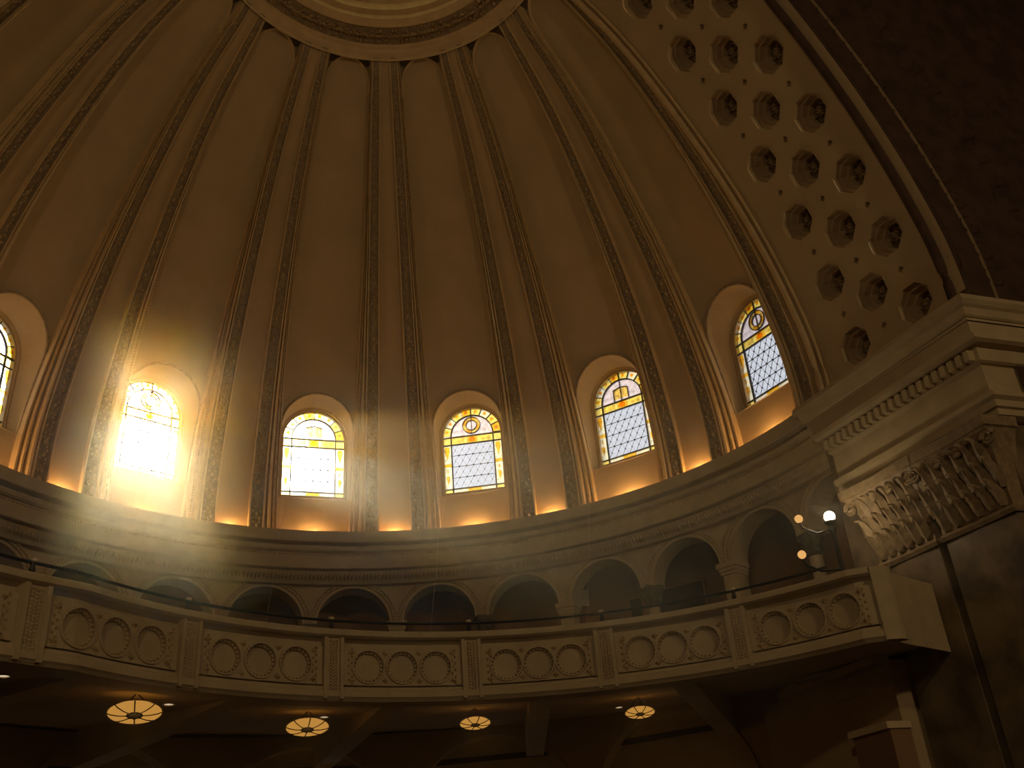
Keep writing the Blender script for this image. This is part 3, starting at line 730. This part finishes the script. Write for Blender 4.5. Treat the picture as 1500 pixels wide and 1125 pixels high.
# wall of the nave around the arch opening
nw = MB(); YN = T1 - .02
for sx in (1, -1):
    nw.grid([[(sx * (ar(z, T1) + .012), YN, z + H), (sx * 1.35, YN, z + H), (sx * 2.0, YN, z + H)] for z in lin(-.06, ztop, 24)])
    nw.grid([[(sx * 1.1, YN, z), (sx * 2.0, YN, z)] for z in (-ZO, .5, H - .05)])
nw.grid([[(x, YN, z) for x in (-2.0, -1.35, -.46, .46, 1.35, 2.0)] for z in (ztop + H + .0, 2.75)])
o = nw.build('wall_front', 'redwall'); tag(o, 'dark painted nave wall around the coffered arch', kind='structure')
orn = MB()                                                   # faint scrollwork in low relief on the spandrel
for q in range(17):
    z = .06 + .062 * q; t = ar(z, T1)
    for dx, s_ in ((.095, .022), (.24, .034)):
        zz_ = z + (.03 if dx > .2 else 0)
        orn.tube([(t + dx + s_ * math.cos(a), YN, zz_ + H + s_ * math.sin(a)) for a in lin(0, 2 * PI, 15)], .003, 4)
        orn.octa((t + dx, YN, zz_ + H), Vector((s_ * .4, 0, 0)), Vector((0, 0, s_ * .4)), Vector((0, -.005, 0)))
orn.build('painted_scroll', 'redwall', o, stuff=True)
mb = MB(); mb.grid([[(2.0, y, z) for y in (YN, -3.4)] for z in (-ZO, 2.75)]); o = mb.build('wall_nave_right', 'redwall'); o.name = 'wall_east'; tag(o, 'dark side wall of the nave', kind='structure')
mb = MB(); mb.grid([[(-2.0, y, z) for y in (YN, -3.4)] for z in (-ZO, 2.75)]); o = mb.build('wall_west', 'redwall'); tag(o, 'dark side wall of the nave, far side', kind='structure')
mb = MB(); mb.grid([[(x, -3.4, z) for x in (-2, 2)] for z in (-ZO, 2.75)]); o = mb.build('wall_back', 'redwall'); tag(o, 'dark rear wall of the nave', kind='structure')
mb = MB(); mb.grid([[(x, y, 2.75) for x in (-2, 2)] for y in (YN, -3.4)]); o = mb.build('ceiling', 'redwall'); tag(o, 'dark flat ceiling of the nave', kind='structure')
mb = MB(); mb.grid([[(x, y, -ZO) for x in (-2, 2)] for y in (1.35, -3.4)]); o = mb.build('floor', 'floor'); tag(o, 'dark carpeted floor', kind='structure')

# ================================================================== gallery balcony
balc = empty('balcony', bal(BR, 8, .345)); tag(balc, 'curved stone gallery balcony with rows of round medallions', 'balcony')
def bcourse(name, prof, mt_, d0=-82, d1=67.9, n=61, par=None, smooth=False):
    mb = MB(); mb.grid([[bal(r, d, z) for d in lin(d0, d1, n)] for r, z in prof])
    o = mb.build(name, mt_, None, smooth); return under(o, balc) if par is None else o
bcourse('parapet_wall', [(BR + .026, .472), (BR + .026, .35)], 'stone')
bcourse('back_face', [(BR + .012, .455), (BR + .012, .362)], 'stone')
bcourse('top_moulding', [(BR + .05, .466), (BR + .03, .470), (BR - .008, .470), (BR - .010, .468), (BR - .010, .459), (BR - .004, .456), (BR + .004, .454), (BR + .012, .450)], 'stone')
bcourse('base_moulding', [(BR + .012, .371), (BR + .002, .370), (BR + .002, .365), (BR - .003, .362), (BR - .004, .352), (BR, .349), (BR + .004, .345), (BR + .05, .345)], 'stone')
PST = [-76.5, -55.0, -33.4, -12.2, 8.3, 28.2, 48.0, 68.9]
ZP0, ZP1, RR = .374, .446, .0288
for pi_, (d0, d1) in enumerate(zip(PST[:-1], PST[1:])):
    a0, a1 = d0 + 1.5, d1 - 1.5; wd = (a1 - a0)
    ctr = [a0 + wd * (.5 + (q - 1) * .285) for q in range(3)]
    cw = wd * .285
    mb = MB()
    zc = .407; hz_ = .0335
    for c in ctr:                                            # three square cells, each with a round hole
        hd = cw / 2
        f = lambda a, rad: (c + math.degrees(rad * math.cos(a) / BR), zc + rad * math.sin(a))
        ins = [f(a, RR) for a in A16]
        outs = [(c + sq(a)[0] * hd, zc + sq(a)[1] * hz_) for a in A16]
        mb.grid([[bal(BR + .004, d, z) for d, z in outs], [bal(BR + .004, d, z) for d, z in ins], [bal(BR + .018, d, z) for d, z in ins]], True)
    for s0, s1 in ((a0, ctr[0] - cw / 2), (ctr[2] + cw / 2, a1)): mb.grid([[bal(BR + .004, d, z) for d in (s0, s1)] for z in (zc - hz_, zc + hz_)])
    pn = under(mb.build('panel', 'stone'), balc)
    mb = MB()
    for z0, z1 in ((ZP0 - .003, ZP0 + .002), (.4405, .446)): mb.grid([[bal(r, d, z) for d in lin(a0, a1, 7)] for r, z in ((BR + .012, z0), (BR, z0), (BR, z1), (BR + .012, z1))])
    for s0, s1 in ((a0 - .1, a0 + .6), (a1 - .6, a1 + .1)): mb.grid([[bal(r, d, z) for z in (ZP0, .446)] for r, d in ((BR + .012, s0), (BR, s0), (BR, s1), (BR + .012, s1))])
    o = mb.build('panel_frame', 'stone', pn); o.matrix_parent_inverse = pn.matrix_parent_inverse.copy()
    for c in ctr:                                            # medallions: beaded ring and recessed disc
        mb = MB()
        f = lambda a, rad, r: bal(r, c + math.degrees(rad * math.cos(a) / BR), zc + rad * math.sin(a))
        mb.grid([[f(a, q, r) for a in lin(0, 2 * PI, 25)[:-1]] for q, r in ((RR + .0028, BR + .005), (RR + .0022, BR + .0005), (RR - .0005, BR + .0005), (RR - .001, BR + .006), (RR - .0045, BR + .007), (RR - .005, BR + .016), (.0005, BR + .0145))], True)
        mb.mi = [1 if (q // 24) in (3, 4) else 0 for q in range(len(mb.f))]
        me_o = mb.build('medallion', ['stone', 'stone']); under(me_o, balc)
        mb = MB()
        for q in range(22):
            a = 2 * PI * q / 22; p = Vector(f(a, RR - .0027, BR + .0065)); e = Vector(f(a + .02, RR - .0027, BR + .0065)); t_ = (e - p).normalized(); w_ = Vector(f(a, RR, BR + .0065)) - p
            mb.octa(p, t_ * .0026, w_.normalized() * .0026, Vector(f(a, RR - .0027, BR)) - p)
        o = mb.build('bead_row', 'orn', me_o, stuff=True); o.matrix_parent_inverse = Matrix.Identity(4)
    mb = MB()                                                # small carved triangles between medallions
    for dd in (a0 + 1.15, a1 - 1.15):                        # upright leaf scrolls at the panel ends
        a = math.radians(dd); tg = Vector((math.cos(a), -math.sin(a), 0)); rd = Vector((math.sin(a), math.cos(a), 0))
        for q in range(11): mb.octa(Vector(bal(BR + .004, dd + .22 * (-1) ** q, .377 + .006 * q)), tg * .0030, Vector((0, 0, .0042)), -rd * .004)
    for c in (ctr[0] - cw / 2, ctr[0] + cw / 2, ctr[1] + cw / 2, ctr[2] + cw / 2):
        for zq in (zc - .025, zc + .025):
            p = Vector(bal(BR + .004, c, zq)); a = math.radians(c); tg = Vector((math.cos(a), -math.sin(a), 0)); rd = Vector((math.sin(a), math.cos(a), 0))
            mb.octa(p, tg * .007, Vector((0, 0, .006)), -rd * .005)
    o = mb.build('carved_bud', 'orn', pn, stuff=True); o.matrix_parent_inverse = Matrix.Identity(4)
for d in PST[:-1]:                                           # pilaster strips with carved drops
    mb = MB()
    mb.grid([[bal(r, dd, z) for z in (.348, .400, .456)] for dd, r in ((d - 1.45, BR + .012), (d - 1.45, BR - .005), (d - .95, BR - .005), (d - .9, BR), (d + .9, BR), (d + .95, BR - .005), (d + 1.45, BR - .005), (d + 1.45, BR + .012))])
    ps = under(mb.build('pilaster_strip', 'stone'), balc)
    mb = MB(); a = math.radians(d); tg = Vector((math.cos(a), -math.sin(a), 0)); rd = Vector((math.sin(a), math.cos(a), 0))
    for q in range(17):
        for sd in (-1, 0, 1): mb.octa(Vector(bal(BR, d + sd * .42, .360 + .0055 * q + .002 * abs(sd))), tg * .0030, Vector((0, 0, .0036 + .001 * (q % 2))), -rd * .005)
    o = mb.build('carved_drop', 'stone', ps, stuff=True); o.matrix_parent_inverse = Matrix.Identity(4)
RH = .491                                                    # handrail on turned posts
mb = MB(); mb.tube([bal(BR + .014, d, RH) for d in lin(-82, 62, 60)], .0026, 7); under(mb.build('handrail', 'iron', None, True), balc)
for d in PST[:-1]:
    mb = MB(); p = bal(BR + .014, d, .468); mb.lathe(p, [(.0075, 0), (.0075, .003), (.003, .006), (.0045, .012), (.0028, .018), (.004, .022)], 10); po = under(mb.build('rail_post', 'iron', None, True), balc)
    mb = MB(); mb.lathe(p, [(.0045, .024), (.0058, .0265), (.0045, .029), (.0005, .030)], 10); o = mb.build('cap', 'brass', po, True); o.matrix_parent_inverse = Matrix.Identity(4)
def hit_circle(deg, R):                                      # distance from balcony centre to the apse circle of radius R
    a = math.radians(deg); d = (math.sin(a), math.cos(a)); b = BX * d[0] + BY * d[1]; c = BX * BX + BY * BY - R * R
    return -b + math.sqrt(b * b - c)
SOF = lambda r: .345 + .1 * (r - BR)
DD = lin(-72, 67.8, 58)
def out_r(d):                                                # the gallery stops at the arcade or at a jamb
    sn = math.sin(math.radians(d)); return min(hit_circle(d, 1.06), ((.975 - BX) / sn if sn > .2 else 9), ((-.98 - BX) / sn if sn < -.2 else 9))
mb = MB(); mb.grid([[bal(BR + .02 + (out_r(d) - BR - .02) * t, d, .40 + .04 * t) for d in DD] for t in lin(0, 1, 6)]); under(mb.build('gallery_floor', 'floor'), balc)
mb = MB(); mb.grid([[bal(BR + .004 + (out_r(d) - BR) * t, d, SOF(BR + (out_r(d) - BR) * t)) for d in DD] for t in lin(0, 1, 8)]); under(mb.build('soffit', 'plaster'), balc)
for d in (-44.5, -23, -2, 18.2, 38):                          # tapering brackets under the soffit
    mb = MB(); a = math.radians(d); tg = Vector((math.cos(a), -math.sin(a), 0)) * .022
    r0, r1 = BR + .05, out_r(d) - .02; q = []
    for r_, dr in ((r0, .003), (r1, .085)):
        for s in (-1, 1):
            p = Vector(bal(r_, d, SOF(r_) + .003)); q.append((p + tg * s)); q.append((p + tg * s - Vector((0, 0, dr))))
    mb.add([tuple(p) for p in q], [(1, 3, 7, 5), (0, 1, 5, 4), (2, 6, 7, 3), (0, 2, 3, 1), (4, 5, 7, 6)])
    under(mb.build('bracket_beam', 'stone'), balc)
mb = MB(); mb.grid([[bal(r_, 67.8, z) for r_ in (BR + .01, out_r(67.8) - .007)] for z in (.345, .47)]); under(mb.build('end_wall', 'stone'), balc)
E2 = MB()                                                     # rounded return at the jamb end of the parapet
E2.grid([[bal(BR + .012 - .018 * math.cos(t), 67.9 + math.degrees(.018 * math.sin(t) / BR), z) for t in lin(0, PI, 9)] for z in (.345, .352, .466, .470)]); under(E2.build('parapet_return', 'stone'), balc)

# wall and arches under the gallery
ub = empty('wall_under'); ub.name = 'wall_rear'; tag(ub, 'dark wall with pale round arches under the gallery', kind='structure')
for k in range(-3, 4):
    mb = MB(); R0, Rc, zc_ = 1.05, .212, .186; A = lin(0, PI, 25)
    hw = .5 * BAY * R0
    f = lambda x, z, r=R0: pol(r, k + x / (R0 * BAY), z)
    outer = []
    for a in A:
        x, z = -math.cos(a), math.sin(a); s_ = min(hw / abs(x) if abs(x) > 1e-6 else 9, (.47 - zc_) / z if z > 1e-6 else 9); outer.append((x * s_, zc_ + z * s_))
    inn = [(-Rc * math.cos(a), zc_ + Rc * math.sin(a)) for a in A]
    mb.grid([[f(*p) for p in outer], [f(*p) for p in inn], [f(*p, R0 + .05) for p in inn]])
    for s in (-1, 1):
        side = max([p for p in outer if abs(p[0] - s * hw) < 1e-6], key=lambda p: p[1]); tp = min([p for p in outer if abs(p[1] - .47) < 1e-6], key=lambda p: abs(p[0] - s * hw))
        mb.add([f(*side), f(s * hw, .47), f(*tp)], [(0, 1, 2)])
        mb.grid([[f(s * Rc, z), f(s * hw, z)] for z in (-ZO, zc_)]); mb.grid([[f(s * Rc, z), f(s * Rc, z, R0 + .05)] for z in (-ZO, zc_)])
    mb.build('arch_wall', 'plaster', ub)
    mb = MB(); mb.grid([[f(-q * math.cos(a), zc_ + q * math.sin(a), r) for a in A] for q, r in ((Rc, R0), (Rc, R0 - .008), (Rc + .013, R0 - .008), (Rc + .013, R0))]); mb.build('arch_trim', 'stone', ub)
    mb = MB(); mb.grid([[f(-q * math.cos(a), zc_ + q * math.sin(a), R0 + .045) for a in A] for q in (Rc + .01, .12, .001)]); mb.grid([[f(x, z, R0 + .045) for x in (-Rc, Rc)] for z in (-ZO, zc_)]); lu = mb.build('lunette', 'plaster', ub)
    mb = MB(); mb.hexa([f(-.17, .340, R0 + .036), f(.17, .340, R0 + .036), f(.17, .340, R0 + .046), f(-.17, .340, R0 + .046), f(-.17, .353, R0 + .036), f(.17, .353, R0 + .036), f(.17, .353, R0 + .046), f(-.17, .353, R0 + .046)]); mb.build('rail', 'wood', lu)
# side wall under the gallery with its ledges, and the lintel of a door case
sw = MB(); sw.grid([[(.94, y, z) for y in (.42, -.03)] + [(1.02, -.03, z)] for z in (-ZO, .36)]); so = sw.build('wall_side', 'plaster'); tag(so, 'dark side wall under the end of the gallery', kind='structure')
for y0, y1, z0, z1 in ((.30, -.035, .352, .366), (.12, -.040, .312, .323)):
    mb = MB(); mb.box(.905, .94, y1, y0, z0, z1); mb.build('ledge', 'stone', so)
dc = MB(); dc.box(.90, .945, -.04, .07, -ZO, .235); do = dc.build('door_3', 'back'); tag(do, 'plain door case with a lintel coloured as lit under the gallery end', kind='structure')
mb = MB(); mb.box(.892, .945, -.044, .074, .235, .247); mb.build('lintel', 'buff', do)  # paler board puts the lit top edge into the colour

# ================================================================== lamps
def ball_(c, r, n=6): return [(max(.0004, r * math.sin(PI * i / n)), c - r * math.cos(PI * i / n)) for i in range(n + 1)]
def point(name, loc, e, col, rad, parent=None):
    l = bpy.data.lights.new(name, 'POINT'); l.energy = e; l.color = col; l.shadow_soft_size = rad
    o = bpy.data.objects.new(name, l); COL.objects.link(o); o.location = W(*loc)
    if parent is not None: under(o, parent)
    return o
# cove lamps behind the lip of the cornice
for i in range(14):
    b = -3.0 + .5 * i
    if b > 3.05: continue
    p = pol(.992 if i % 2 else .995, b, .912)
    WN = ['the window by the left jamb', 'the window before the sunlit one', 'the sunlit window', 'the middle window', 'the wreath window beside the middle one', 'the tablet window before the last', 'the window by the coffered arch']
    e = empty('cove_lamp', p)
    tag(e, 'small amber uplight on the ledge ' + ('below ' + WN[i // 2] if i % 2 == 0 else 'beneath the pier before ' + WN[i // 2 + 1].replace('the ', '', 1)), 'lamp', 'cove lamps on the cornice ledge')
    mb = MB(); mb.lathe(p, [(.006, 0), (.006, .003), (.003, .004), (.003, .009)], 8); under(mb.build('base', 'iron'), e)
    mb = MB(); mb.lathe((p[0], p[1], p[2] + .009), [(.0025, 0), (.005, .004), (.004, .010), (.0004, .012)], 8); under(mb.build('bulb', 'cove'), e)
    kq = (.984 if i % 2 else 1.0) / math.hypot(p[0], p[1]); point('cove_light_%d_offscreen' % (i + 1) if i < 3 else 'cove_light', (p[0] * kq, p[1] * kq, p[2] + .026), 20.0 if i % 2 else 30.0, (1.0, .56, .20), .05, e)
# amber glass bowls under the gallery
LP = [(-.385, .190, .327, 'second medallion bay'), (-.078, .408, .335, ''), (.255, .398, .334, ''), (.60, .35, .340, '')]
LL = ['amber glass bowl lamp under the gallery beside the pale arch', 'amber glass bowl lamp under the gallery beneath the sunlit window', 'half-hidden amber glass bowl lamp tucked up behind the balcony edge', 'small amber glass bowl lamp nearest the right jamb under the gallery']
for (x, y, z, _), lab in zip(LP, LL):
    e = empty('bowl_lamp', (x, y, z)); tag(e, lab, 'lamp', 'bowl lamps under the gallery')
    c = (x, y, z); R_ = {0: .043, 1: .041, 2: .031, 3: .031}[LL.index(lab)]; k_ = R_ / .052; SL_ = -.24; yaw_ = math.atan2(x + .325, y + 1.557)
    def tl(r, a, h): px_, py_ = r * k_ * math.cos(a), r * k_ * math.sin(a); return (x + px_, y + py_, z + h * k_ * .3 + SL_ * (px_ * math.sin(yaw_) + py_ * math.cos(yaw_)))
    for q in range(8):                                       # eight bent glass segments
        a0, a1 = 2 * PI * q / 8 + .03, 2 * PI * (q + 1) / 8 - .03
        mb = MB(); mb.grid([[tl(r, a, h) for a in lin(a0, a1, 4)] for r, h in ((.016, -.016), (.030, -.014), (.044, -.006), (.052, .004))]); under(mb.build('glass_segment', 'lamp', None, True), e)
    mb = MB()
    for q in range(8):
        a = 2 * PI * q / 8; mb.tube([tl(r, a, h) for r, h in ((.010, -.0175), (.030, -.0150), (.044, -.007), (.052, .004))], .0011, 4)
    under(mb.build('rib_frame', 'iron'), e)
    mb = MB(); st = [((.019 if q % 2 == 0 else .011) * math.cos(PI * q / 8), (.019 if q % 2 == 0 else .011) * math.sin(PI * q / 8)) for q in range(16)]
    mb.add([tl(math.hypot(a, b), math.atan2(b, a), -.0195) for a, b in st] + [tl(math.hypot(a, b), math.atan2(b, a), -.0150) for a, b in st], [tuple(range(16)), tuple(range(31, 15, -1))] + [(q, (q + 1) % 16, 16 + (q + 1) % 16, 16 + q) for q in range(16)]); under(mb.build('star_boss', 'iron'), e)
    mb = MB(); mb.grid([[tl(r, a, h) for a in lin(0, 2 * PI, 25)[:-1]] for r, h in ((.051, .003), (.054, .003), (.054, .008), (.051, .008))], True); under(mb.build('rim', 'brass'), e)
    mb = MB(); zt_ = SOF(math.hypot(x - BX, y - BY)) + .002
    for q in range(3):
        a = 2 * PI * q / 3 + .3; mb.tube([tl(.052, a, .006), (x, y, zt_)], .001, 4)
    under(mb.build('hanger', 'iron'), e)
    point('bowl_light', (x, y, z - .03), 2.5, (1.0, .55, .18), .25, e)
for (x, y), lab in zip([(-.566, .04), (-.334, .288), (-.034, .494), (.312, .603), (.643, .543)], range(5)):
    zt_ = SOF(math.hypot(x - BX, y - BY))
    e = empty('downlight', (x, y, zt_ - .004)); tag(e, 'small round downlight in the gallery soffit, ' + ['away from any bowl lamp', 'beside the bowl lamp by the pale arch', 'beside the bowl lamp beneath the middle window', 'above the half-hidden bowl lamp', 'beside the bowl lamp nearest the right jamb'][lab], 'lamp', 'downlights in the gallery soffit')
    mb = MB(); mb.lathe((x, y, zt_ - .004), [(.009, 0), (.012, 0), (.012, .006)], 14); under(mb.build('trim_ring', 'brass'), e)
    mb = MB(); mb.lathe((x, y, zt_ - .003), [(.0003, 0), (.0088, .0005)], 14); under(mb.build('lens', 'down'), e)
# lamp standard at the end of the balcony
px, py = .858, -.07
e = empty('lamp_standard', (px, py, .40)); tag(e, 'iron lamp standard with a glaring bulb at the end of the balcony', 'lamp')
mb = MB(); mb.lathe((px, py, .40), [(.03, 0), (.03, .006), (.010, .014), (.005, .03), (.004, .19), (.008, .20), (.004, .21)], 12); under(mb.build('pole', 'iron', None, True), e)
for pth in ([(px, py, .600), (.82, py, .590), (.79, py, .600), (.786, py, .610)], [(px, py, .52), (.81, py, .515), (.780, py, .525), (.775, py, .537)]):
    mb = MB(); mb.tube(pth, .0022, 6); under(mb.build('arm', 'iron', None, True), e)
mb = MB(); mb.lathe((px, py, .606), [(.004, 0), (.012, .006), (.013, .010)], 12); under(mb.build('socket', 'iron'), e)
def ball(c, r, n=10): return [(max(.0004, r * math.sin(PI * i / n)), c - r * math.cos(PI * i / n)) for i in range(n + 1)]
mb = MB(); mb.lathe((px, py, 0), ball(.626, .0105), 14); under(mb.build('bulb', 'hot', None, True), e)
for gx, gz in ((.786, .618), (.775, .546)):
    mb = MB(); mb.lathe((gx, py, 0), ball(gz, .0080), 12); under(mb.build('globe', 'globe', None, True), e)
point('lamp_light', (px - .01, py - .02, .632), 5, (1.0, .62, .30), .06, e)
# unseen fill lamps added behind the viewpoint, built as nave chandeliers
CH_W = 1500
for cx_, cy_, en, lab in ((-.9, -2.3, CH_W, 'added iron ring fill lamp on the far side of the nave'), (.9, -2.3, CH_W, 'added iron ring fill lamp beside the dark side wall of the nave')):
    zc_ = 1.15
    e = empty('fill_lamp', (cx_, cy_, zc_)); tag(e, lab, 'lamp', 'added nave fill lamps')
    mb = MB(); mb.tube([(cx_ + .08 * math.cos(a), cy_ + .08 * math.sin(a), zc_) for a in lin(0, 2 * PI, 21)], .004, 6)
    under(mb.build('hoop', 'iron'), e)
    mb = MB(); mb.tube([(cx_, cy_, zc_ + .11), (cx_, cy_, 2.752)], .002, 5); under(mb.build('chain', 'iron'), e)
    for q in range(4): a = PI / 2 * q; mb = MB(); mb.tube([(cx_ + .08 * math.cos(a), cy_ + .08 * math.sin(a), zc_), (cx_, cy_, zc_ + .12)], .0015, 4); under(mb.build('stay', 'iron'), e)
    for q in range(8):
        a = 2 * PI * q / 8; mb = MB(); mb.lathe((cx_ + .08 * math.cos(a), cy_ + .08 * math.sin(a), 0), ball(zc_ + .016, .010, 6), 8); under(mb.build('globe', 'globe', None, True), e)
    point('fill_lamp_%s_offscreen' % ('left' if cx_ < 0 else 'right'), (cx_, cy_, zc_ - .03), en, (1.0, .72, .40), .6, e)
# loose cables hanging from the window sills
for b, zt_ in ((.80, H + .09), (1.79, H + .09), (-.2, H + .09)):
    mb = MB(); mb.tube([pol(1.008, b + .02, zt_), pol(.98, b + .0, .97), pol(.963, b - .02, .94), pol(.955, b - .05, .80), pol(.95, b - .11, .60)], .00045, 4)
    o = mb.build('cable', 'brass'); tag(o, 'thin pale cable hanging over the cornice from ' + {.80: 'the wreath window beside the middle one', 1.79: 'the tablet window before the last', -.2: 'the middle window'}[b], 'cable', 'cables hanging over the cornice')

# faint haze volume in the apse, added for the glare round the sunlit window
hz_ = MB(); prof_ = [(.0005, -.05), (.86, -.05), (.88, .30), (.92, H + .05)] + [(rp(z) - .06, z + H) for z in lin(.12, 1.22, 12)] + [(.0005, 1.22 + H)]
hz_.lathe((0, 0, 0), prof_, 40)
hm = bpy.data.materials.new('glare_haze'); hm.use_nodes = True; hn = hm.node_tree; hn.nodes.clear()
ho = hn.nodes.new('ShaderNodeOutputMaterial'); hv = hn.nodes.new('ShaderNodeVolumeScatter')
hv.inputs['Color'].default_value = (1, .93, .72, 1); hv.inputs['Density'].default_value = 0.0045; hv.inputs['Anisotropy'].default_value = 0.82
hn.links.new(hv.outputs[0], ho.inputs['Volume']); M['haze'] = hm
o = hz_.build('haze', 'haze'); tag(o, 'faint added haze glowing around the sunlit window', 'haze', kind='stuff')
